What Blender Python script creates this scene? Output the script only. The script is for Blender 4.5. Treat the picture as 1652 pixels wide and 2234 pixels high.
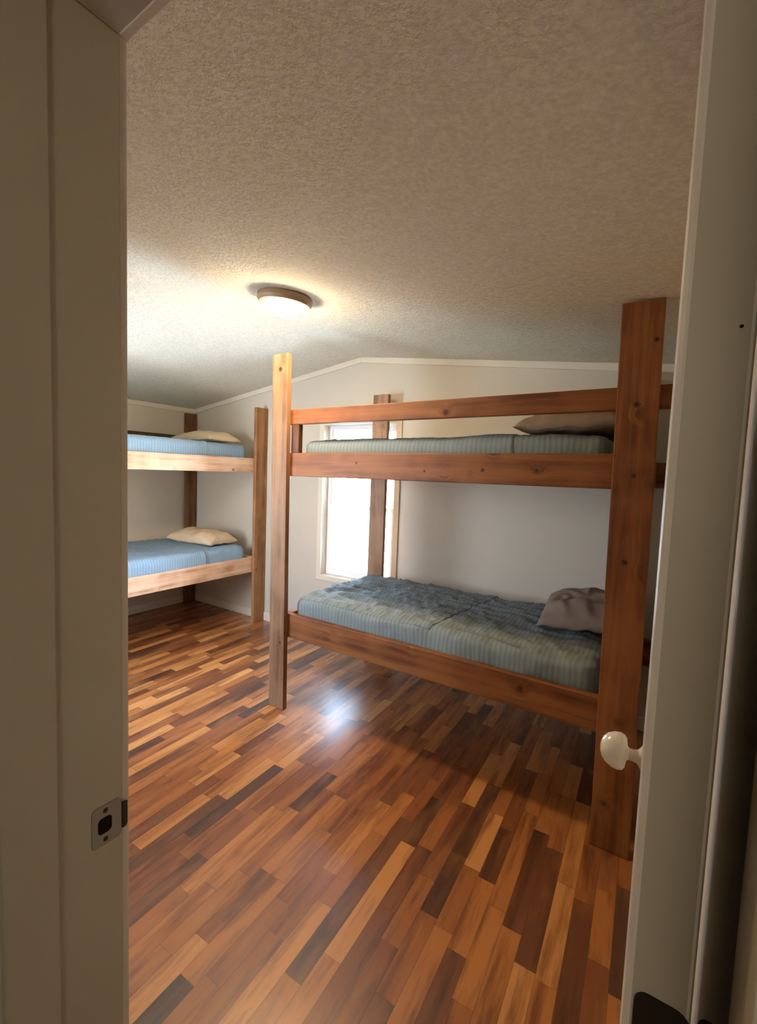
import bpy, bmesh, math, random
from mathutils import Vector, Matrix, noise

for o in list(bpy.data.objects):
    bpy.data.objects.remove(o, do_unlink=True)
scene = bpy.context.scene
COL = scene.collection
R = math.radians

# ------------------------------------------------------------------ camera
YAW, PIT, ROL = 0.6127, -0.0746, 0.0326
fw = Vector((-math.sin(YAW)*math.cos(PIT), math.cos(YAW)*math.cos(PIT), math.sin(PIT)))
rt = Vector((math.cos(YAW), math.sin(YAW), 0))
up = rt.cross(fw)
c, s = math.cos(ROL), math.sin(ROL)
rt2 = c*rt + s*up
up2 = -s*rt + c*up
cd = bpy.data.cameras.new('camera')
cam = bpy.data.objects.new('camera', cd)
COL.objects.link(cam)
cam.matrix_world = Matrix(((rt2.x, up2.x, -fw.x, 0), (rt2.y, up2.y, -fw.y, 0), (rt2.z, up2.z, -fw.z, 1.53), (0, 0, 0, 1)))
cd.sensor_fit = 'VERTICAL'
cd.sensor_height = 24.0
cd.lens = 1010.12*24/2234
cd.shift_x = (826-755.08)/2234
cd.shift_y = (1106.4-1117)/2234
cd.clip_start = 0.02
scene.camera = cam

# ------------------------------------------------------------------ light
SKY = 24.0
LAMP_SHADE = 135.0
HALL_W = 4.6
EXPOSURE = 0.50
w = bpy.data.worlds.new('daylight')
scene.world = w
w.use_nodes = True
nt = w.node_tree
bg = nt.nodes['Background']
tc = nt.nodes.new('ShaderNodeTexCoord')
sp = nt.nodes.new('ShaderNodeSeparateXYZ')
rp = nt.nodes.new('ShaderNodeValToRGB')
nt.links.new(tc.outputs['Generated'], sp.inputs[0])
nt.links.new(sp.outputs['Z'], rp.inputs['Fac'])
rp.color_ramp.elements[0].position = 0.0
rp.color_ramp.elements[0].color = (0.86, 0.93, 1.0, 1)
rp.color_ramp.elements[1].position = 0.7
rp.color_ramp.elements[1].color = (0.42, 0.66, 1.0, 1)
nt.links.new(rp.outputs['Color'], bg.inputs['Color'])
bg.inputs['Strength'].default_value = SKY

for px, py, pz, sx_, sz_, ang in ((-2.23, 3.44, 1.25, 0.80, 1.42, -90), (-2.92, 0.19, 1.35, 0.86, 1.32, 90)):
    pd = bpy.data.lights.new('window_portal', 'AREA')
    pd.shape = 'RECTANGLE'
    pd.size, pd.size_y = sx_, sz_
    pd.cycles.is_portal = True
    po = bpy.data.objects.new('window_portal', pd)
    COL.objects.link(po)
    po.location = (px, py, pz)
    po.rotation_euler = (R(ang), 0, 0)

sd = bpy.data.lights.new('sun', 'SUN')      # low behind the side wall: it reaches the ground outside, not the windows
sd.energy = 110.0
sd.angle = R(1)
sd.color = (1.0, 0.95, 0.87)
sun = bpy.data.objects.new('sun', sd)
COL.objects.link(sun)
sun.rotation_euler = (0, R(-48), 0)

hd = bpy.data.lights.new('hall_fill', 'AREA')  # unseen soft source added behind the camera to light jambs and door edge
hd.shape = 'DISK'
hd.size = 0.6
hd.energy = HALL_W
hd.color = (1.0, 0.86, 0.66)
ho = bpy.data.objects.new('hall_fill', hd)
COL.objects.link(ho)
ho.location = (0.25, -1.42, 1.75)
ho.rotation_euler = (R(90), 0, 0)

scene.view_settings.view_transform = 'Standard'
scene.view_settings.look = 'None'
scene.view_settings.exposure = EXPOSURE
scene.view_settings.gamma = 1
scene.view_settings.use_curve_mapping = False

# ------------------------------------------------------------------ material helpers
class NT:
    def __init__(self, name):
        self.m = bpy.data.materials.new(name)
        self.m.use_nodes = True
        self.t = self.m.node_tree
        self.b = self.t.nodes['Principled BSDF']
    def n(self, typ, **kw):
        nd = self.t.nodes.new(typ)
        for k, v in kw.items():
            setattr(nd, k, v)
        return nd
    def l(self, a, b):
        self.t.links.new(a, b)
    def val(self, sock, v):
        if hasattr(v, 'is_output'):
            self.l(v, sock)
        else:
            sock.default_value = v
    def math(self, op, a, b=0.0, c=None):
        nd = self.n('ShaderNodeMath', operation=op)
        self.val(nd.inputs[0], a)
        self.val(nd.inputs[1], b)
        if c is not None:
            self.val(nd.inputs[2], c)
        return nd.outputs[0]
    def obj(self):
        return self.n('ShaderNodeTexCoord').outputs['Object']
    def mapping(self, vec, scale=(1, 1, 1), rot=(0, 0, 0), loc=(0, 0, 0)):
        nd = self.n('ShaderNodeMapping')
        self.l(vec, nd.inputs['Vector'])
        nd.inputs['Scale'].default_value = scale
        nd.inputs['Rotation'].default_value = rot
        nd.inputs['Location'].default_value = loc
        return nd.outputs[0]
    def noise(self, vec, scale, detail=3, rough=0.5):
        nd = self.n('ShaderNodeTexNoise')
        self.l(vec, nd.inputs['Vector'])
        nd.inputs['Scale'].default_value = scale
        nd.inputs['Detail'].default_value = detail
        nd.inputs['Roughness'].default_value = rough
        return nd.outputs['Fac']
    def ramp(self, fac, stops, interp='LINEAR'):
        nd = self.n('ShaderNodeValToRGB')
        cr = nd.color_ramp
        cr.interpolation = interp
        while len(cr.elements) < len(stops):
            cr.elements.new(0.5)
        for e, (p, col) in zip(cr.elements, stops):
            e.position = p
            e.color = (*col, 1) if len(col) == 3 else col
        self.val(nd.inputs[0], fac)
        return nd.outputs[0]
    def mix(self, fac, a, b, mode='MIX'):
        nd = self.n('ShaderNodeMix', data_type='RGBA', blend_type=mode)
        self.val(nd.inputs[0], fac)
        for sck, v in ((nd.inputs[6], a), (nd.inputs[7], b)):
            if hasattr(v, 'is_output'):
                self.l(v, sck)
            else:
                sck.default_value = (*v, 1)
        return nd.outputs[2]
    def bump(self, h, strength=0.3, dist=0.01):
        nd = self.n('ShaderNodeBump')
        nd.inputs['Strength'].default_value = strength
        nd.inputs['Distance'].default_value = dist
        self.l(h, nd.inputs['Height'])
        self.l(nd.outputs[0], self.b.inputs['Normal'])
    def fin(self, col=None, rough=None, spec=None, metal=None):
        if col is not None:
            self.val(self.b.inputs['Base Color'], col if hasattr(col, 'is_output') else (*col, 1))
        if rough is not None:
            self.val(self.b.inputs['Roughness'], rough)
        if spec is not None:
            self.b.inputs['Specular IOR Level'].default_value = spec
        if metal is not None:
            self.b.inputs['Metallic'].default_value = metal
        return self.m

def paint(name, col, rough=0.6, bump=0.05, scale=60, var=0.04, spec=0.3):
    k = NT(name)
    o = k.obj()
    f = k.noise(o, 3, 4)
    cc = k.mix(f, tuple(x*(1-var) for x in col), tuple(min(1, x*(1+var)) for x in col))
    k.bump(k.noise(o, scale, 4), bump, 0.003)
    return k.fin(cc, rough, spec)

def ceiling_mat():
    k = NT('textured_ceiling')
    o = k.obj()
    n1 = k.noise(o, 75, 4, 0.65)
    n2 = k.noise(o, 40, 3, 0.6)
    h = k.math('ADD', k.math('MULTIPLY', n1, 1.0), k.math('MULTIPLY', n2, 0.6))
    stepv = k.ramp(h, [(0.62, (0, 0, 0)), (0.95, (1, 1, 1))])
    k.bump(stepv, 0.55, 0.005)
    return k.fin(k.mix(stepv, (0.70, 0.67, 0.57), (0.85, 0.82, 0.71)), 0.9, 0.1)

def wood(name, axis, seed, knots=(), light=(0.56, 0.26, 0.085), dark=(0.24, 0.085, 0.022), warm=(0.44, 0.165, 0.045), plane='xz'):
    k = NT(name)
    o = k.obj()
    vo = k.n('ShaderNodeTexVoronoi')
    vo.inputs['Scale'].default_value = 4.2
    k.l(k.mapping(o, loc=(seed*1.7, seed*0.9, seed*2.3)), vo.inputs['Vector'])
    d = vo.outputs['Distance']
    kn = k.math('MAXIMUM', k.math('SUBTRACT', 1.0, k.math('DIVIDE', d, 0.30)), 0.0)
    kn2 = k.math('POWER', kn, 3.0)
    core = k.math('MINIMUM', k.math('MULTIPLY', k.math('POWER', kn, 9.0), 4.5), 1.0)
    sc = [22, 22, 22]
    sc[axis] = 1.1
    gm = k.mapping(o, scale=tuple(sc), loc=(seed, seed*3.1, seed*5.3))
    va = k.n('ShaderNodeVectorMath', operation='ADD')
    cx = k.n('ShaderNodeCombineXYZ')
    wp = k.math('MULTIPLY', kn2, 1.7)
    for i in range(3):
        if i != axis:
            k.l(wp, cx.inputs[i])
    k.l(gm, va.inputs[0])
    k.l(cx.outputs[0], va.inputs[1])
    g = k.noise(va.outputs[0], 1.0, 6, 0.62)
    g2 = k.noise(va.outputs[0], 5.0, 2, 0.5)
    blot = k.noise(k.mapping(o, loc=(seed*4, 0, seed)), 5, 2)
    cc = k.ramp(g, [(0.34, dark), (0.48, warm), (0.62, light)])
    cc = k.mix(k.math('MULTIPLY', g2, 0.35), cc, tuple(x*0.55 for x in warm))
    cc = k.mix(k.math('MULTIPLY', k.ramp(blot, [(0.42, (0, 0, 0)), (0.62, (1, 1, 1))]), 0.45), cc, light)
    cc = k.mix(core, cc, (0.06, 0.018, 0.006))
    for (a, z, r) in knots:
        sx = k.n('ShaderNodeSeparateXYZ')
        k.l(o, sx.inputs[0])
        A = sx.outputs[0 if plane == 'xz' else 1]
        dx = k.math('SUBTRACT', A, a)
        dz = k.math('SUBTRACT', sx.outputs[2], z)
        dd = k.math('SQRT', k.math('ADD', k.math('MULTIPLY', dx, dx), k.math('MULTIPLY', dz, dz)))
        f = k.math('MINIMUM', k.math('MAXIMUM', k.math('SUBTRACT', 1.6, k.math('DIVIDE', dd, r)), 0.0), 1.0)
        cc = k.mix(f, cc, (0.045, 0.014, 0.005))
    k.bump(g, 0.12, 0.002)
    return k.fin(cc, 0.5, 0.35)

def floor_mat():
    k = NT('strip_laminate_floor')
    o = k.mapping(k.obj(), rot=(0, 0, R(-2.0)))
    sx = k.n('ShaderNodeSeparateXYZ')
    k.l(o, sx.inputs[0])
    X, Y = sx.outputs[0], sx.outputs[1]
    W_ = 0.064
    row = k.math('FLOOR', k.math('DIVIDE', X, W_))
    fx = k.math('FRACT', k.math('DIVIDE', X, W_))
    wn = k.n('ShaderNodeTexWhiteNoise', noise_dimensions='1D')
    k.l(row, wn.inputs['W'])
    off = k.math('MULTIPLY', wn.outputs['Value'], 7.3)
    # warp so that the strips of a row have unequal lengths
    wv = k.math('MULTIPLY', k.math('SINE', k.math('ADD', k.math('MULTIPLY', Y, 4.3), k.math('MULTIPLY', off, 3.7))), 0.22)
    yy = k.math('ADD', k.math('ADD', k.math('DIVIDE', Y, 0.40), off), wv)
    col_ = k.math('FLOOR', yy)
    fy = k.math('FRACT', yy)
    cb = k.n('ShaderNodeCombineXYZ')
    k.l(row, cb.inputs[0])
    k.l(col_, cb.inputs[1])
    w2 = k.n('ShaderNodeTexWhiteNoise', noise_dimensions='3D')
    k.l(cb.outputs[0], w2.inputs['Vector'])
    rnd = w2.outputs['Value']
    shift = k.n('ShaderNodeVectorMath', operation='MULTIPLY_ADD')
    k.l(w2.outputs['Color'], shift.inputs[0])
    shift.inputs[1].default_value = (9, 9, 9)
    k.l(o, shift.inputs[2])
    gm = k.mapping(shift.outputs[0], scale=(20, 2.0, 1))
    g = k.noise(gm, 1.0, 5, 0.65)
    gb = k.noise(k.mapping(shift.outputs[0], scale=(8, 2.0, 1)), 1.0, 3, 0.6)
    base = k.ramp(rnd, [(0.0, (0.075, 0.028, 0.014)), (0.08, (0.13, 0.045, 0.02)), (0.28, (0.25, 0.078, 0.022)),
                        (0.55, (0.36, 0.125, 0.032)), (0.82, (0.52, 0.205, 0.052)), (1.0, (0.64, 0.30, 0.095))])
    dk = k.mix(1.0, base, (0.36, 0.26, 0.21), 'MULTIPLY')
    f1 = k.ramp(g, [(0.36, (1, 1, 1)), (0.54, (0, 0, 0))])
    cc = k.mix(k.math('MULTIPLY', f1, 0.85), base, dk)
    f2 = k.ramp(gb, [(0.5, (0, 0, 0)), (0.72, (1, 1, 1))])
    cc = k.mix(k.math('MULTIPLY', f2, 0.45), cc, (0.52, 0.21, 0.06))
    # thin joints
    ex = k.math('MINIMUM', fx, k.math('SUBTRACT', 1.0, fx))
    ey = k.math('MULTIPLY', k.math('MINIMUM', fy, k.math('SUBTRACT', 1.0, fy)), 6.0)
    e = k.math('MINIMUM', ex, ey)
    j = k.ramp(e, [(0.0, (1, 1, 1)), (0.035, (0, 0, 0))])
    cc = k.mix(k.math('MULTIPLY', j, 0.45), cc, (0.05, 0.02, 0.01))
    k.bump(g, 0.04, 0.001)
    k.b.inputs['Coat Weight'].default_value = 0.8
    k.b.inputs['Coat Roughness'].default_value = 0.27
    return k.fin(cc, k.math('ADD', 0.46, k.math('MULTIPLY', g, 0.10)), 0.5)

def fabric(name, col, axis, pitch, var=0.12, ribs=0.5):
    k = NT(name)
    o = k.obj()
    sx = k.n('ShaderNodeSeparateXYZ')
    k.l(o, sx.inputs[0])
    wob = k.math('MULTIPLY', k.noise(o, 9, 2), 0.020)
    ph = k.math('MULTIPLY', k.math('ADD', sx.outputs[axis], wob), 2*math.pi/pitch)
    sn = k.math('ADD', k.math('MULTIPLY', k.math('SINE', ph), 0.5), 0.5)
    ns = k.noise(o, 6, 4)
    cc = k.mix(ns, tuple(x*(1-var) for x in col), tuple(x*(1+var) for x in col))
    cc = k.mix(k.math('MULTIPLY', sn, ribs), cc, tuple(x*0.62 for x in col))
    hh = k.math('ADD', k.math('MULTIPLY', sn, 0.5), k.math('MULTIPLY', k.noise(o, 16, 4), 1.3))
    k.bump(hh, 0.35, 0.004)
    return k.fin(cc, 0.9, 0.1)

M = dict(
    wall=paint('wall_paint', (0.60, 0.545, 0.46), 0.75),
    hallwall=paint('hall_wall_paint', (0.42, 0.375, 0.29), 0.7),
    ceil=ceiling_mat(),
    trim=paint('cream_trim', (0.72, 0.665, 0.56), 0.5),
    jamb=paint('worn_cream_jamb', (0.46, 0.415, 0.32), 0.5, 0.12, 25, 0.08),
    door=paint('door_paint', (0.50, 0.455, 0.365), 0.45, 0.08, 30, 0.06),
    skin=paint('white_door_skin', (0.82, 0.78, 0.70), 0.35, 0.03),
    floor=floor_mat(),
    vinyl=paint('white_vinyl', (0.88, 0.89, 0.90), 0.4, 0.02),
    metal=NT('worn_steel').fin((0.30, 0.27, 0.24), 0.45, 0.5, 0.8),
    dark=NT('dark_recess').fin((0.012, 0.009, 0.008), 0.8, 0.1),
    bronze=NT('bronze_hinge').fin((0.035, 0.024, 0.016), 0.45, 0.5, 0.5),
    knob=NT('white_knob').fin((0.78, 0.72, 0.62), 0.22, 0.6),
    deck=wood('plywood', 0, 9.1),
    ground=paint('pale_gravel', (0.70, 0.69, 0.64), 0.95, 0.3, 5, 0.25),
    roof=paint('roofing', (0.2, 0.2, 0.2), 0.9),
    fixture=NT('tan_pan').fin((0.34, 0.24, 0.14), 0.5, 0.4, 0.3),
    sheet_x=fabric('ribbed_sheet_x', (0.225, 0.275, 0.295), 0, 0.024),
    sheet_y_bluelit=fabric('ribbed_sheet_y_bluelit', (0.29, 0.43, 0.58), 1, 0.024),  # same sheet as above, with blue daylight put into its colour
    pillow_taupe=fabric('taupe_pillowcase', (0.30, 0.245, 0.205), 0, 0.05, 0.1, 0.12),
    pillow_brown=fabric('brown_pillowcase', (0.27, 0.205, 0.15), 0, 0.05, 0.1, 0.12),
    pillow_cream=fabric('cream_pillowcase', (0.66, 0.53, 0.37), 1, 0.05, 0.08, 0.08),
)
k = NT('clear_glass')
tr = k.n('ShaderNodeBsdfTransparent')
gl = k.n('ShaderNodeBsdfGlossy')
gl.inputs['Roughness'].default_value = 0.02
fr = k.n('ShaderNodeFresnel')
fr.inputs['IOR'].default_value = 1.3
mx = k.n('ShaderNodeMixShader')
k.l(fr.outputs[0], mx.inputs[0])
k.l(tr.outputs[0], mx.inputs[1])
k.l(gl.outputs[0], mx.inputs[2])
k.l(mx.outputs[0], k.t.nodes['Material Output'].inputs['Surface'])
M['glass'] = k.m
k = NT('lit_frosted_glass')
k.b.inputs['Emission Color'].default_value = (1.0, 0.72, 0.40, 1)
k.b.inputs['Emission Strength'].default_value = LAMP_SHADE
M['shade'] = k.fin((0.9, 0.85, 0.75), 0.3, 0.4)

# ------------------------------------------------------------------ mesh helpers
def link(name, bm, mat, parent=None, smooth=False, bevel=0.0, label=None):
    bmesh.ops.recalc_face_normals(bm, faces=bm.faces)
    me = bpy.data.meshes.new(name)
    bm.to_mesh(me)
    bm.free()
    if smooth:
        for p in me.polygons:
            p.use_smooth = True
    me.materials.append(mat)
    o = bpy.data.objects.new(name, me)
    COL.objects.link(o)
    if bevel:
        md = o.modifiers.new('bevel', 'BEVEL')
        md.width = bevel
        md.segments = 2
        md.limit_method = 'ANGLE'
    if parent is not None:
        o.parent = parent
    if label:
        o['label'] = label
    return o

def box(bm, x0, x1, y0, y1, z0, z1, dx=0.0):
    """axis box; dx shifts its top sideways (a board that is not quite plumb)"""
    v = [bm.verts.new((x+(dx if z == z1 else 0), y, z)) for x in (x0, x1) for y in (y0, y1) for z in (z0, z1)]
    for f in ((0, 1, 3, 2), (4, 6, 7, 5), (0, 4, 5, 1), (2, 3, 7, 6), (0, 2, 6, 4), (1, 5, 7, 3)):
        bm.faces.new([v[i] for i in f])

def prism(bm, pts, y0, y1, ax='y'):
    """polygon given as (a, z) extruded along y (or x)"""
    def P(a, z, t):
        return (a, t, z) if ax == 'y' else (t, a, z)
    A = [bm.verts.new(P(a, z, y0)) for a, z in pts]
    B = [bm.verts.new(P(a, z, y1)) for a, z in pts]
    n = len(pts)
    bm.faces.new(A)
    bm.faces.new(B[::-1])
    for i in range(n):
        bm.faces.new((A[i], A[(i+1) % n], B[(i+1) % n], B[i]))

def lathe(bm, prof, seg=40, axis='z', org=(0, 0, 0), up=None):
    rings = []
    ez = Vector(up) if up else {'z': Vector((0, 0, 1)), 'x': Vector((1, 0, 0)), 'y': Vector((0, 1, 0))}[axis]
    ez.normalize()
    ex = ez.orthogonal().normalized()
    ey = ez.cross(ex)
    org = Vector(org)
    for r, h in prof:
        if r < 1e-6:
            rings.append([bm.verts.new(org+ez*h)])
        else:
            rings.append([bm.verts.new(org+ez*h+(ex*math.cos(2*math.pi*i/seg)+ey*math.sin(2*math.pi*i/seg))*r) for i in range(seg)])
    for a, b in zip(rings, rings[1:]):
        for i in range(seg):
            j = (i+1) % seg
            if len(a) == 1 and len(b) == 1:
                continue
            if len(a) == 1:
                bm.faces.new((a[0], b[i], b[j]))
            elif len(b) == 1:
                bm.faces.new((a[i], a[j], b[0]))
            else:
                bm.faces.new((a[i], a[j], b[j], b[i]))

def thing(name, label, cat, loc=(0, 0, 0), group=None, kind=None):
    o = bpy.data.objects.new(name, None)
    COL.objects.link(o)
    o.location = loc
    if label:
        o['label'] = label
    if cat:
        o['category'] = cat
    if group:
        o['group'] = group
    if kind:
        o['kind'] = kind
    return o

def struct(name, bm, mat, label, cat, **kw):
    o = link(name, bm, mat, **kw)
    o['kind'] = 'structure'
    o['label'] = label
    o['category'] = cat
    return o

NB = bmesh.new

# ------------------------------------------------------------------ the room
XW, XE, YN, YS, YH = -4.4714, 0.10, 3.3343, 0.35, 0.20
XP = -2.2275
def zc(x):
    return (2.1504+0.1441*(x-XW) if x < XP else 2.4737-0.1333*(x-XP))+0.035
T = 0.12

bm = NB(); box(bm, XW-T, 1.5, YH, YN+T, -0.05, 0); box(bm, -2.1, 1.5, -1.6, YH, -0.05, 0)
struct('floor', bm, M['floor'], 'glossy orange-brown wood strip laminate floor', 'floor')

bm = NB()
prism(bm, [(XW-T, zc(XW-T)), (XP, zc(XP)), (XE+T, zc(XE+T)), (XE+T, zc(XE+T)+0.1), (XP, zc(XP)+0.1), (XW-T, zc(XW-T)+0.1)], YH, YN+T)
struct('ceiling', bm, M['ceil'], 'cream textured ceiling rising to a shallow ridge', 'ceiling')

bm = NB(); box(bm, XW-T, XW, YH, YN+T, 0, zc(XW))
struct('wall_left', bm, M['wall'], 'plain beige side wall behind the far left bunk bed', 'wall')
bm = NB(); box(bm, XE, XE+T, YH, YN+T, 0, zc(XE))
struct('wall_right', bm, M['wall'], 'plain wall behind the open door on the right', 'wall')

WX0, WX1, WZ0, WZ1 = -2.605, -1.86, 0.585, 1.95
bm = NB()
prism(bm, [(XW, 0), (WX0, 0), (WX0, zc(WX0)), (XW, zc(XW))], YN, YN+T)
prism(bm, [(WX1, 0), (XE, 0), (XE, zc(XE)), (WX1, zc(WX1))], YN, YN+T)
prism(bm, [(WX0, 0), (WX1, 0), (WX1, WZ0), (WX0, WZ0)], YN, YN+T)
prism(bm, [(WX0, WZ1), (WX1, WZ1), (WX1, zc(WX1)), (XP, zc(XP)), (WX0, zc(WX0))], YN, YN+T)
struct('wall_back', bm, M['wall'], 'beige gable wall with the bright window behind the bunks', 'wall')

JL, JR, HZ = -0.6355, 0.050, 2.0915
bm = NB()
VX0, VX1, VZ0, VZ1 = -3.32, -2.52, 0.72, 1.98
box(bm, XW, VX0, YH, YS, 0, 2.17)
box(bm, VX0, VX1, YH, YS, 0, VZ0)
box(bm, VX0, VX1, YH, YS, VZ1, 2.17)
box(bm, VX1, JL-0.02, YH, YS, 0, 2.17)
box(bm, JR+0.02, XE, YH, YS, 0, 2.17)
prism(bm, [(XW, 2.17), (XE, 2.17), (XE, zc(XE)), (XP, zc(XP)), (XW, zc(XW))], YH, YS)
box(bm, JL-0.02, JR+0.02, YH, YS, HZ+0.02, 2.17)
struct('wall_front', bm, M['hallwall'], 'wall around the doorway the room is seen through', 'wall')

# hallway behind the camera
bm = NB(); box(bm, -2.0, 1.4, -1.6, -1.5, 0, 2.45)
struct('wall_hall', bm, M['hallwall'], 'hallway wall opposite the doorway', 'wall')
bm = NB(); box(bm, -2.1, -2.0, -1.6, YH, 0, 2.45)
struct('wall_hall_left', bm, M['hallwall'], 'hallway end wall to the left', 'wall')
bm = NB(); box(bm, 1.4, 1.5, -1.6, YH, 0, 2.45)
struct('wall_hall_right', bm, M['hallwall'], 'hallway end wall to the right', 'wall')
bm = NB(); box(bm, XE, 1.4, YH, YH+0.1, 0, 2.45)
struct('wall_hall_side', bm, M['hallwall'], 'hallway wall to the right of the doorway', 'wall')
bm = NB(); box(bm, -2.1, 1.5, -1.6, YH, 2.35, 2.45)
struct('ceiling_hall', bm, M['ceil'], 'textured hallway ceiling', 'ceiling')

# baseboards and ceiling trims
def bboard(name, x0, x1, y0, y1, label):
    bm = NB(); box(bm, x0, x1, y0, y1, 0, 0.088)
    struct(name, bm, M['trim'], label, 'baseboard', bevel=0.004)
bboard('baseboard_left', XW, XW+0.012, YS, YN, 'pale baseboard under the far left bunk along the side wall')
bboard('baseboard_back', XW+0.012, XE, YN-0.012, YN, 'pale baseboard along the gable wall below the window')
bboard('baseboard_right', XE-0.012, XE, YS+0.05, YN-0.012, 'pale baseboard behind the open door')
TW = 0.047
bm = NB()
prism(bm, [(XW, zc(XW)-TW), (XP, zc(XP)-TW), (XP, zc(XP)), (XW, zc(XW))], YN-0.014, YN)
struct('trim_1', bm, M['trim'], 'cream ceiling trim on the gable wall, left slope up to the ridge', 'trim', bevel=0.003)
bm = NB()
prism(bm, [(XP, zc(XP)-TW), (XE, zc(XE)-TW), (XE, zc(XE)), (XP, zc(XP))], YN-0.014, YN)
struct('trim_2', bm, M['trim'], 'cream ceiling trim on the gable wall, long right slope above the front bunk', 'trim', bevel=0.003)
bm = NB(); box(bm, XW, XW+0.014, YS, YN-0.014, zc(XW)-TW, zc(XW))
struct('trim_3', bm, M['trim'], 'cream ceiling trim on the left side wall', 'trim', bevel=0.003)

# doorway: jambs with stops
bm = NB(); box(bm, JL-0.02, JL, YH-0.002, YS+0.002, 0, HZ+0.02)
jl = struct('trim_4', bm, M['jamb'], 'worn cream left door jamb with the strike plate', 'door jamb', bevel=0.002)
bm = NB(); box(bm, JL, JL+0.005, YH-0.002, 0.2625, 0, HZ)
link('door_stop', bm, M['jamb'], jl, bevel=0.002)
bm = NB(); box(bm, JR, JR+0.02, YH-0.002, YS+0.002, 0, HZ+0.02)
jr = struct('trim_5', bm, M['jamb'], 'cream right door jamb at the edge beside the open door', 'door jamb', bevel=0.002)
bm = NB(); box(bm, JR-0.005, JR, YH-0.002, 0.2625, 0, HZ)
link('door_stop', bm, M['jamb'], jr, bevel=0.003)
bm = NB(); box(bm, JL, JR, YH-0.002, YS+0.002, HZ, HZ+0.02)
jh = struct('trim_6', bm, M['jamb'], 'cream head jamb across the top of the doorway', 'door jamb', bevel=0.004)
bm = NB(); box(bm, JL+0.005, JR-0.005, YH-0.002, 0.2625, HZ-0.005, HZ)
link('door_stop', bm, M['jamb'], jh, bevel=0.003)
# casings, room side and hall side
for n_, (y0, y1), side in ((7, (YS+0.002, YS+0.014), 'room'), (8, (YH-0.016, YH-0.002), 'hall')):
    bm = NB()
    box(bm, JL-0.075, JL-0.006, y0, y1, 0, HZ+0.075)
    box(bm, JL-0.006, min(JR+0.006, XE), y0, y1, HZ+0.006, HZ+0.075)
    if side == 'hall':
        box(bm, JR+0.006, JR+0.075, y0, y1, 0, HZ+0.075)
    struct('trim_%d' % n_, bm, M['trim'], 'door casing on the %s side of the doorway' % side, 'trim')

# strike plate: rounded plate with a latch hole, two screws and a lip curling round the edge
def rrect(w, h, r, n=5):
    pts = []
    for cx_, cy_, a0 in ((w/2-r, h/2-r, 0), (-w/2+r, h/2-r, 90), (-w/2+r, -h/2+r, 180), (w/2-r, -h/2+r, 270)):
        for i in range(n+1):
            a = R(a0+90*i/n)
            pts.append((cx_+r*math.cos(a), cy_+r*math.sin(a)))
    return pts
KZ = 1.0128
PY = YS-0.0225
bm = NB(); prism(bm, [(PY+a, KZ+b) for a, b in rrect(0.043, 0.060, 0.006)], JL, JL+0.0014, 'x')
spo = link('strike_plate', bm, M['metal'], jl, bevel=0.0004, label='scuffed metal strike plate with a dark latch hole')
bm = NB(); prism(bm, [(PY-0.003+a, KZ+b) for a, b in rrect(0.020, 0.024, 0.006)], JL+0.0010, JL+0.0017, 'x')
link('latch_hole', bm, M['dark'], spo)
for dz in (-0.0215, 0.0215):
    bm = NB(); lathe(bm, [(0, 0.0022), (0.003, 0.0020), (0.0042, 0.0010)], 14, 'x', (JL, PY-0.002, KZ+dz))
    link('screw', bm, M['bronze'], spo)
bm = NB()
lip = []
for i in range(7):
    a = R(90*i/6)
    lip.append((JL+0.0012-0.006*(1-math.cos(a))**1.6, YS-0.001+0.010*math.sin(a)))
hw = [0.020, 0.0205, 0.020, 0.019, 0.0175, 0.016, 0.014]
prev = None
for (x, y), h in zip(lip, hw):
    cur = [bm.verts.new((x, y, KZ-h)), bm.verts.new((x, y, KZ+h)), bm.verts.new((x+0.0012, y+0.0012, KZ+h)), bm.verts.new((x+0.0012, y+0.0012, KZ-h))]
    if prev:
        for i in range(4):
            bm.faces.new((prev[i], prev[(i+1) % 4], cur[(i+1) % 4], cur[i]))
    else:
        bm.faces.new(cur)
    prev = cur
bm.faces.new(prev[::-1])
link('strike_lip', bm, M['bronze'], spo)

# the open door
DX0, DX1, DY = -0.0045, 0.033, 0.352
door = thing('door_1', 'cream interior door standing open into the room, seen edge-on at right', 'door', (0, 0, 0), kind='structure')
def plan(pts, z0, z1):
    bm = NB()
    A = [bm.verts.new((x, y, z0)) for x, y in pts]
    B = [bm.verts.new((x, y, z1)) for x, y in pts]
    bm.faces.new(A); bm.faces.new(B[::-1])
    for i in range(len(pts)):
        j = (i+1) % len(pts)
        bm.faces.new((A[i], A[j], B[j], B[i]))
    return bm
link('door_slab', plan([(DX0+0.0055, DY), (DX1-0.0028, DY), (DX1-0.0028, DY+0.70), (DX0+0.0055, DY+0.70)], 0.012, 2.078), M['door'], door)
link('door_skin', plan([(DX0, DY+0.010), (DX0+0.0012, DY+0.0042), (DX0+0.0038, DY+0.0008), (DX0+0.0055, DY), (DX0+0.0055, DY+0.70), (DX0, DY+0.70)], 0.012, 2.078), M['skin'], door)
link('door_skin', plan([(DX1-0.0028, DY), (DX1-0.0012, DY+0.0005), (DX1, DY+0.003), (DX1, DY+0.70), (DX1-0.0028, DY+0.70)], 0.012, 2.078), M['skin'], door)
for z in (0.22, 1.148, 1.90):
    bm = NB()
    prism(bm, [(0.0175+a, z+b) for a, b in rrect(0.030, 0.089, 0.008)], DY-0.0016, DY+0.001)
    h = link('hinge', bm, M['bronze'], door, label='dark bronze hinge leaf on the door edge' if z == 1.148 else None)
    bm = NB(); lathe(bm, [(0, -0.046), (0.006, -0.046), (0.006, 0.046), (0, 0.046)], 14, 'z', (DX1+0.009, DY-0.003, z))
    link('hinge_pin', bm, M['bronze'], h)
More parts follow.
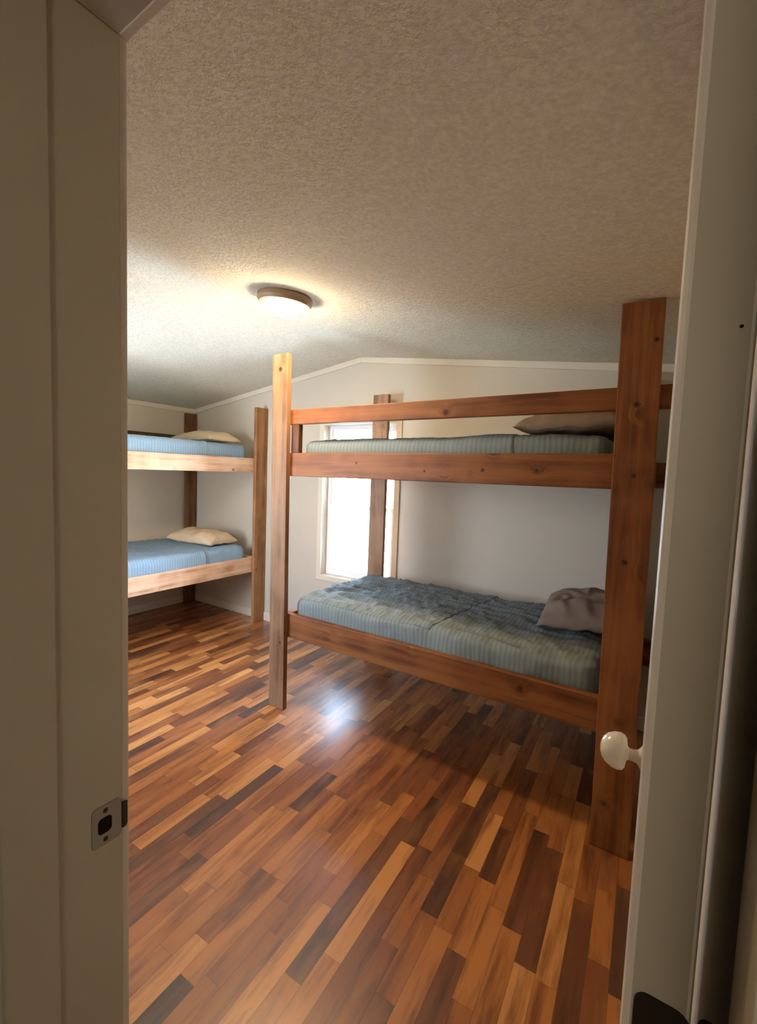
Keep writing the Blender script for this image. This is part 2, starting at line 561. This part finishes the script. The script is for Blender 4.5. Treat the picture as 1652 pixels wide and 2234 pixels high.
for z in (1.621,):
    bm = NB(); lathe(bm, [(0, 0.0), (0.0010, 0.0), (0.0010, 0.0004), (0, 0.0004)], 12, 'y', (0.0258, DY-0.0004, z))
    link('nail_hole', bm, M['dark'], door)
kp = (DX0, DY+0.64, KZ+0.010)
bm = NB()
lathe(bm, [(0, 0), (0.033, 0.0), (0.033, 0.002), (0.030, 0.006), (0.020, 0.009), (0.0125, 0.014), (0.0105, 0.022), (0.0105, 0.030)], 36, up=(-1, 0, 0), org=kp)
kb = link('knob_rosette', bm, M['knob'], door, smooth=True)
bm = NB()
lathe(bm, [(0.0105, 0.028), (0.013, 0.031), (0.026, 0.033), (0.0315, 0.037), (0.0335, 0.044), (0.032, 0.054), (0.027, 0.064), (0.019, 0.071), (0.009, 0.0745), (0, 0.0755)], 36, up=(-1, 0, 0), org=kp)
link('door_knob', bm, M['knob'], door, smooth=True, label='white oval door knob')

# windows
def window(name, label, X0, X1, Z0, Z1, yin, d, ZM, mat):
    """yin = inner wall face, d = +1/-1 the way out"""
    win = thing(name, label, 'window', (0, 0, 0), kind='structure')
    def bx(bm, x0, x1, ya, yb, z0, z1):
        box(bm, x0, x1, min(ya, yb), max(ya, yb), z0, z1)
    bm = NB()
    CW = 0.048
    y0, y1 = yin-0.014*d, yin
    bx(bm, X0-CW, X0, y0, y1, Z0-CW, Z1+CW)
    bx(bm, X1, X1+CW, y0, y1, Z0-CW, Z1+CW)
    bx(bm, X0, X1, y0, y1, Z1, Z1+CW)
    bx(bm, X0, X1, y0, y1, Z0-CW, Z0)
    link('window_casing', bm, M['trim'], win, bevel=0.003)
    bm = NB()
    fy0, fy1 = yin+0.070*d, yin+0.113*d
    f_ = 0.028
    bx(bm, X0, X0+f_, fy0, fy1, Z0, Z1); bx(bm, X1-f_, X1, fy0, fy1, Z0, Z1)
    bx(bm, X0+f_, X1-f_, fy0, fy1, Z0, Z0+f_); bx(bm, X0+f_, X1-f_, fy0, fy1, Z1-f_, Z1)
    link('window_frame', bm, M['vinyl'], win, bevel=0.002)
    for nm, z0, z1, off in (('lower_sash', Z0+f_, ZM+0.018, 0.001), ('upper_sash', ZM-0.018, Z1-f_, 0.022)):
        bm = NB()
        ya = fy0+off*d
        a0, a1, s_ = X0+f_, X1-f_, 0.034
        bx(bm, a0, a0+s_, ya, ya+0.02*d, z0, z1); bx(bm, a1-s_, a1, ya, ya+0.02*d, z0, z1)
        bx(bm, a0+s_, a1-s_, ya, ya+0.02*d, z0, z0+s_); bx(bm, a0+s_, a1-s_, ya, ya+0.02*d, z1-s_, z1)
        so = link(nm, bm, M['vinyl'], win, bevel=0.002)
        bm = NB(); bx(bm, a0+s_, a1-s_, ya+0.008*d, ya+0.012*d, z0+s_, z1-s_)
        link('window_pane', bm, M['glass'], so)
window('window_1', 'bright white double-hung window in the gable wall behind the bunk', WX0, WX1, WZ0, WZ1, YN, 1, 1.222, M['vinyl'])
window('window_2', 'unseen second window, added beside the doorway on the near wall for daylight', VX0, VX1, VZ0, VZ1, YS, -1, 1.33, M['vinyl'])  # unseen window, added for daylight on the left bunk and floor

# outside ground
bm = NB(); box(bm, -40, 40, YN+T+0.05, 60, -0.75, -0.70); box(bm, -40, XW-T-0.05, -40, YN+T+0.05, -0.75, -0.70); box(bm, XW-T-0.05, -2.2, -40, YH-0.05, -0.75, -0.70)
g_ = struct('ground_outside', bm, M['ground'], 'pale ground outside the window', 'ground')

# ------------------------------------------------------------------ bunk beds
def board(name, parent, b, axis, seed, label=None, dx=0.0, knots=(), plane='xz', tone=1.0, bev=0.004, hue='red'):
    x0, x1, y0, y1, z0, z1 = b
    bm = NB()
    box(bm, x0, x1, y0, y1, z0, z1, dx)
    base = {'red': ((0.34, 0.135, 0.042), (0.105, 0.032, 0.010), (0.22, 0.070, 0.019)),
            'pale': ((0.86, 0.63, 0.45), (0.38, 0.18, 0.10), (0.70, 0.43, 0.27)),  # pale wood, brightened further for the strong light on the left bunk
            'mid': ((0.44, 0.23, 0.095), (0.16, 0.065, 0.025), (0.31, 0.14, 0.05)),
            'grey': ((0.36, 0.21, 0.12), (0.14, 0.07, 0.038), (0.25, 0.135, 0.072))}[hue]
    L, D, Wm = (tuple(v*tone for v in q) for q in base)
    return link(name, bm, wood('pine_%s_%.1f' % ('xyz'[axis], seed), axis, seed, knots, L, D, Wm, plane), parent, bevel=bev, label=label)

# front bunk, parallel to the gable wall
F0 = 2.1283
rb = thing('bunk_bed', 'tall reddish pine bunk bed in front of the window, beside the open door', 'bunk bed', (0, 0, 0), group='rough-sawn timber bunk beds')
PT = 0.038
board('post', rb, (-2.066, -1.940, F0, F0+PT, 0, 2.2447), 2, 1.3, dx=-0.024, hue='grey')  # greyed in colour for the daylight glancing on this post
board('post', rb, (-0.184, -0.042, F0, F0+PT, 0, 2.222), 2, 4.9, dx=-0.027,
      knots=((-0.136, 1.828, 0.0095), (-0.128, 1.554, 0.0075), (-0.136, 1.210, 0.0095), (-0.088, 2.069, 0.008)))
board('post', rb, (-2.0016, -1.8632, F0+1.05, F0+1.05+PT, 0, 2.153), 2, 6.4, hue='grey', tone=1.1)  # greyed and lightened in colour for the window glare around it
board('post', rb, (-0.265, -0.127, F0+1.05, F0+1.05+PT, 0, 2.153), 2, 7.7)
r0, r1 = F0+PT, F0+2*PT
b0, b1 = F0+1.05-PT, F0+1.05
for z0, z1, sd_ in ((1.4973, 1.6414, 11.0), (0.4689, 0.6219, 12.0)):
    board('side_rail', rb, (-2.055, -0.07, r0, r1, z0, z1), 0, sd_, tone=0.88,
          knots=((-0.741, 1.562, 0.008), (-0.498, 1.565, 0.008), (-1.462, 1.586, 0.007), (-1.041, 1.55, 0.006)) if z0 > 1 else ())
    board('side_rail', rb, (-2.0, XE-0.001, b0, b1, z0, z1), 0, sd_+3.3)
    board('end_rail', rb, (-1.99, -1.95, r1, b0, z0, z1), 1, sd_+5.5)
    board('end_rail', rb, (-0.12, -0.08, r1, b0, z0, z1), 1, sd_+6.5)
    bm = NB(); box(bm, -1.95, -0.12, r1, b0, z0+0.02, z0+0.038)
    link('bed_deck', bm, M['deck'], rb)
board('guard_rail', rb, (-2.06, XE-0.001, r0, r1, 1.815, 1.9062), 0, 21.0, tone=0.9)
board('brace_block', rb, (-1.955, -1.893, r0, r1, 1.6414, 1.815), 2, 23.0, tone=0.35)  # colour darkened to carry the shaded gap between post and mattress

# left bunk, along the left wall
G = -3.3193
lb = thing('bunk_bed', 'paler, brightly lit pine bunk bed along the left wall in the far corner', 'bunk bed', (0, 0, 0), group='rough-sawn timber bunk beds')
LT = 1.22
board('post', lb, (G-PT, G, 3.1812, 3.3303, 0, 2.1299), 2, 31.0, hue='mid')
board('post', lb, (G-PT, G, LT, LT+0.149, 0, 2.1299), 2, 32.0, hue='mid')
board('post', lb, (XW+0.013, XW+0.051, 3.183, 3.318, 0, 2.125), 2, 33.0, tone=0.45, hue='mid')
board('post', lb, (XW+0.013, XW+0.051, LT, LT+0.135, 0, 2.125), 2, 34.0, hue='pale')
for z0, z1, sd_ in ((1.5016, 1.6391, 41.0), (0.5146, 0.6626, 42.5)):
    board('side_rail', lb, (G-2*PT, G-PT, LT, 3.3303, z0, z1), 1, sd_, plane='yz', hue='pale')
    board('side_rail', lb, (XW+0.051, XW+0.089, LT, 3.31, z0, z1), 1, sd_+3.1, hue='pale')
    board('end_rail', lb, (XW+0.089, G-2*PT, 3.20, 3.238, z0, z1), 0, sd_+5.2, hue='pale')
    board('end_rail', lb, (XW+0.089, G-2*PT, LT+0.05, LT+0.088, z0, z1), 0, sd_+6.2, hue='pale')
    bm = NB(); box(bm, XW+0.089, G-2*PT, LT+0.088, 3.20, z0+0.02, z0+0.038)
    link('bed_deck', bm, M['deck'], lb)
board('guard_rail', lb, (XW+0.051, XW+0.089, LT, 3.31, 1.77, 1.872), 1, 51.0, tone=0.25, hue='mid')  # back board, its shadow behind the mattress put into the dark tone

# ------------------------------------------------------------------ mattresses
def mattress(label, x0, x1, y0, y1, z0, z1, axis, mat, seed, seam, wr=1.0, group='twin mattresses in ribbed sheets'):
    """soft rounded slab; 'seam' = position along the long axis where the spread sheet ends"""
    L = (x1-x0, y1-y0)
    nx, ny, nz = (110, 60, 10) if L[0] > L[1] else (60, 110, 10)
    cen = Vector(((x0+x1)/2, (y0+y1)/2, (z0+z1)/2))
    hx, hy, hz = L[0]/2, L[1]/2, (z1-z0)/2
    r = min(0.055, hz*0.9)
    def disp(p, top):
        q = Vector((p.x+seed*3.1, p.y-seed*1.7, p.z))
        if axis == 0:
            q2 = Vector((q.x*5.5, q.y*13, q.z*6))
        else:
            q2 = Vector((q.x*13, q.y*5.5, q.z*6))
        n1 = noise.noise(q*2.2)*0.010
        n2 = (1-abs(noise.noise(q2))*2.0)
        n3 = noise.noise(q*14)*0.004
        n4 = 1-2*abs(noise.noise(Vector((q.x*14+q.y*8, q.y*12-q.x*5, seed))))
        return n1+(n2-0.4)*0.010*wr+n3*wr+(max(0, n4)**3)*0.006*wr
    def rounded(p, grow=0.0):
        ix, iy, iz = hx-r, hy-r, hz-r
        q = Vector((max(-ix, min(ix, p.x)), max(-iy, min(iy, p.y)), max(-iz, min(iz, p.z))))
        d = p-q
        if d.length < 1e-9:
            return p, Vector((0, 0, 1))
        n = d.normalized()
        return q+n*(r+grow), n
    def surf(p, grow=0.0):
        q, n = rounded(p, grow)
        w_ = q+cen
        k_ = disp(w_, n.z > 0.5)*(1.0 if n.z > -0.3 else 0.0)
        if n.z < 0.5:
            k_ *= 0.55
        return w_+n*k_
    bm = NB()
    def grid(f, na, nb_):
        V = [[bm.verts.new(surf(f(i/na*2-1, j/nb_*2-1))) for j in range(nb_+1)] for i in range(na+1)]
        for i in range(na):
            for j in range(nb_):
                bm.faces.new((V[i][j], V[i+1][j], V[i+1][j+1], V[i][j+1]))
    for sgn in (-1, 1):
        grid(lambda a, b: Vector((a*hx, b*hy, sgn*hz)), nx, ny)
        grid(lambda a, b: Vector((a*hx, sgn*hy, b*hz)), nx, nz)
        grid(lambda a, b: Vector((sgn*hx, a*hy, b*hz)), ny, nz)
    bmesh.ops.remove_doubles(bm, verts=bm.verts, dist=0.0004)
    m = link('mattress', bm, mat, smooth=True)
    m['label'] = label; m['category'] = 'mattress'; m['group'] = group
    # spread sheet: a thin layer over top and front side, ending at the seam
    bm = NB()
    t = 0.005 if axis == 1 else 0.002
    na, nb_ = 90, 70
    V = []
    for i in range(na+1):
        row = []
        for j in range(nb_+1):
            u = i/na
            vv = j/nb_
            # path across: up the near side, over the top, down the far side
            side = 2*hz*0.92 if seed != 1.0 else 0.0
            across = (2*hy if axis == 0 else 2*hx)
            tot = side*2+across
            d_ = vv*tot
            if d_ < side:
                h_, z_ = -1.0, -hz+2*hz*0.08+d_
            elif d_ < side+across:
                h_, z_ = -1.0+2*(d_-side)/across, hz
            else:
                h_, z_ = 1.0, hz-(d_-side-across)
            wob = 0.012*math.sin(d_*7+seed)+0.010*noise.noise(Vector((d_*6, seed, 0)))+(0.10*(d_/tot-0.3) if seed == 1.0 else 0.0)
            if axis == 0:
                a_ = -hx+0.02+u*(seam+wob-(x0+0.02))
                p = Vector((a_, h_*hy, z_))
            else:
                a_ = -hy+0.02+u*(seam+wob-(y0+0.02))
                p = Vector((-h_*hx, a_, z_))
            edge = t+(0.002 if i >= na-1 and axis == 1 else 0.0)
            row.append(bm.verts.new(surf(p, edge)))
        V.append(row)
    for i in range(na):
        for j in range(nb_):
            bm.faces.new((V[i][j], V[i+1][j], V[i+1][j+1], V[i][j+1]))
    sh = link('top_sheet', bm, mat, m, smooth=True)
    sm = sh.modifiers.new('thick', 'SOLIDIFY')
    sm.thickness = 0.004
    sm.offset = -1
    return m

mattress('lower mattress of the window-side bunk, rumpled grey-green ribbed sheet', -1.935, -0.215, r1+0.012, b0-0.01, 0.535, 0.728, 0, M['sheet_x'], 1.0, -0.98, 1.35)
mattress('upper mattress of the window-side bunk, grey ribbed sheet behind the guard rail', -1.905, -0.225, r1+0.012, b0-0.01, 1.560, 1.728, 0, M['sheet_x'], 2.0, -0.62, 0.45)
mattress('lower mattress of the far corner bunk, bright blue-lit ribbed sheet', XW+0.10, G-2*PT-0.012, LT+0.10, 3.150, 0.575, 0.775, 1, M['sheet_y_bluelit'], 3.0, 2.68, 0.8)
mattress('upper mattress of the far corner bunk, pale blue-lit ribbed sheet above the top rail', XW+0.10, G-2*PT-0.012, LT+0.10, 3.150, 1.570, 1.765, 1, M['sheet_y_bluelit'], 4.0, 2.69, 0.3)

# ------------------------------------------------------------------ pillows
def pillow(label, cx_, cy_, z, lx, ly, h, mat, seed, rot=0.0, tilt=(0, 0), group='bed pillows'):
    n = 46
    bm = NB()
    grids = []
    for sgn in (1, -1):
        V = []
        for i in range(n+1):
            row = []
            for j in range(n+1):
                a, b = i/n*2-1, j/n*2-1
                px = a*(1-0.07*(1-b*b)*abs(a)**3)
                py = b*(1-0.07*(1-a*a)*abs(b)**3)
                t = max(0.0, (1-abs(a)**2.8))**0.42*max(0.0, (1-abs(b)**2.8))**0.42
                q = Vector((px*lx*0.5*5+seed*7, py*ly*0.5*5, sgn*2.0))
                edge = max(abs(a), abs(b))
                wr = noise.noise(q*1.6)*0.022+(1-2*abs(noise.noise(Vector((q.x*2.5, q.y*1.3, seed)))))*0.016
                zz = sgn*(t*h*0.5)*(1.0 if sgn > 0 else 0.34)+wr*t*(1.0 if sgn > 0 else 0.5)
                zz += 0.012*noise.noise(Vector((px*3, py*3, seed+9)))*edge
                row.append((px*lx/2, py*ly/2, zz))
            V.append(row)
        grids.append(V)
    for V in grids:
        W_ = [[bm.verts.new(p) for p in row] for row in V]
        for i in range(n):
            for j in range(n):
                bm.faces.new((W_[i][j], W_[i+1][j], W_[i+1][j+1], W_[i][j+1]))
    bmesh.ops.remove_doubles(bm, verts=bm.verts, dist=0.0005)
    o = link('pillow', bm, mat, smooth=True)
    o.location = (cx_, cy_, z)
    o.rotation_euler = (tilt[0], tilt[1], rot)
    o['label'] = label; o['category'] = 'pillow'; o['group'] = group
    # piping seam round the edge
    bm = NB()
    ring = []
    V = grids[0]
    idx = [(i, 0) for i in range(n)]+[(n, j) for j in range(n)]+[(i, n) for i in range(n, 0, -1)]+[(0, j) for j in range(n, 0, -1)]
    P_ = [Vector(V[i][j]) for i, j in idx]
    m_ = len(P_)
    rings = []
    for i in range(m_):
        tdir = (P_[(i+1) % m_]-P_[i-1]).normalized()
        sx_ = tdir.cross(Vector((0, 0, 1))).normalized()
        rings.append([bm.verts.new(P_[i]+sx_*0.004*math.cos(a*math.pi/3)+Vector((0, 0, 0.004*math.sin(a*math.pi/3)))) for a in range(6)])
    for i in range(m_):
        for a in range(6):
            bm.faces.new((rings[i][a], rings[i][(a+1) % 6], rings[(i+1) % m_][(a+1) % 6], rings[(i+1) % m_][a]))
    link('piping', bm, mat, o, smooth=True)
    return o

pillow('taupe pillow on the lower mattress of the window-side bunk, partly behind the right post', -0.34, 2.86, 0.785, 0.46, 0.62, 0.21, M['pillow_taupe'], 1.0, R(6), (0, R(-5)))
pillow('brownish pillow on the upper mattress of the window-side bunk, below the guard rail', -0.40, 2.62, 1.768, 0.46, 0.66, 0.20, M['pillow_brown'], 2.4, R(-3))
pillow('cream pillow on the lower mattress of the far corner bunk', -3.86, 2.97, 0.808, 0.66, 0.36, 0.20, M['pillow_cream'], 3.7, R(3))
pillow('cream pillow on the upper mattress of the far corner bunk', -3.83, 2.96, 1.798, 0.68, 0.36, 0.15, M['pillow_cream'], 5.2, R(-2))

# ------------------------------------------------------------------ ceiling lamp
LX, LY = -1.735, 1.850
nrm = Vector((-0.1333, 0, -1)).normalized()
lz = zc(LX)
lamp = thing('ceiling_light', 'round flush ceiling light with a glowing frosted dome, near the ceiling ridge', 'ceiling light', (LX, LY, lz))
bm = NB()
lathe(bm, [(0, 0.0), (0.140, 0.0), (0.146, 0.006), (0.146, 0.026), (0.136, 0.042), (0.122, 0.046), (0.119, 0.044), (0.119, 0.034), (0, 0.034)], 56, up=nrm)
link('lamp_base', bm, M['fixture'], lamp, smooth=False, bevel=0.002)
bm = NB()
prof = [(0.112, 0.032)]+[(0.112*math.cos(R(a)), 0.034+0.070*math.sin(R(a))) for a in range(4, 90, 6)]+[(0, 0.104)]
lathe(bm, prof, 56, up=nrm)
link('lamp_shade', bm, M['shade'], lamp, smooth=True, label='glowing frosted glass dome')
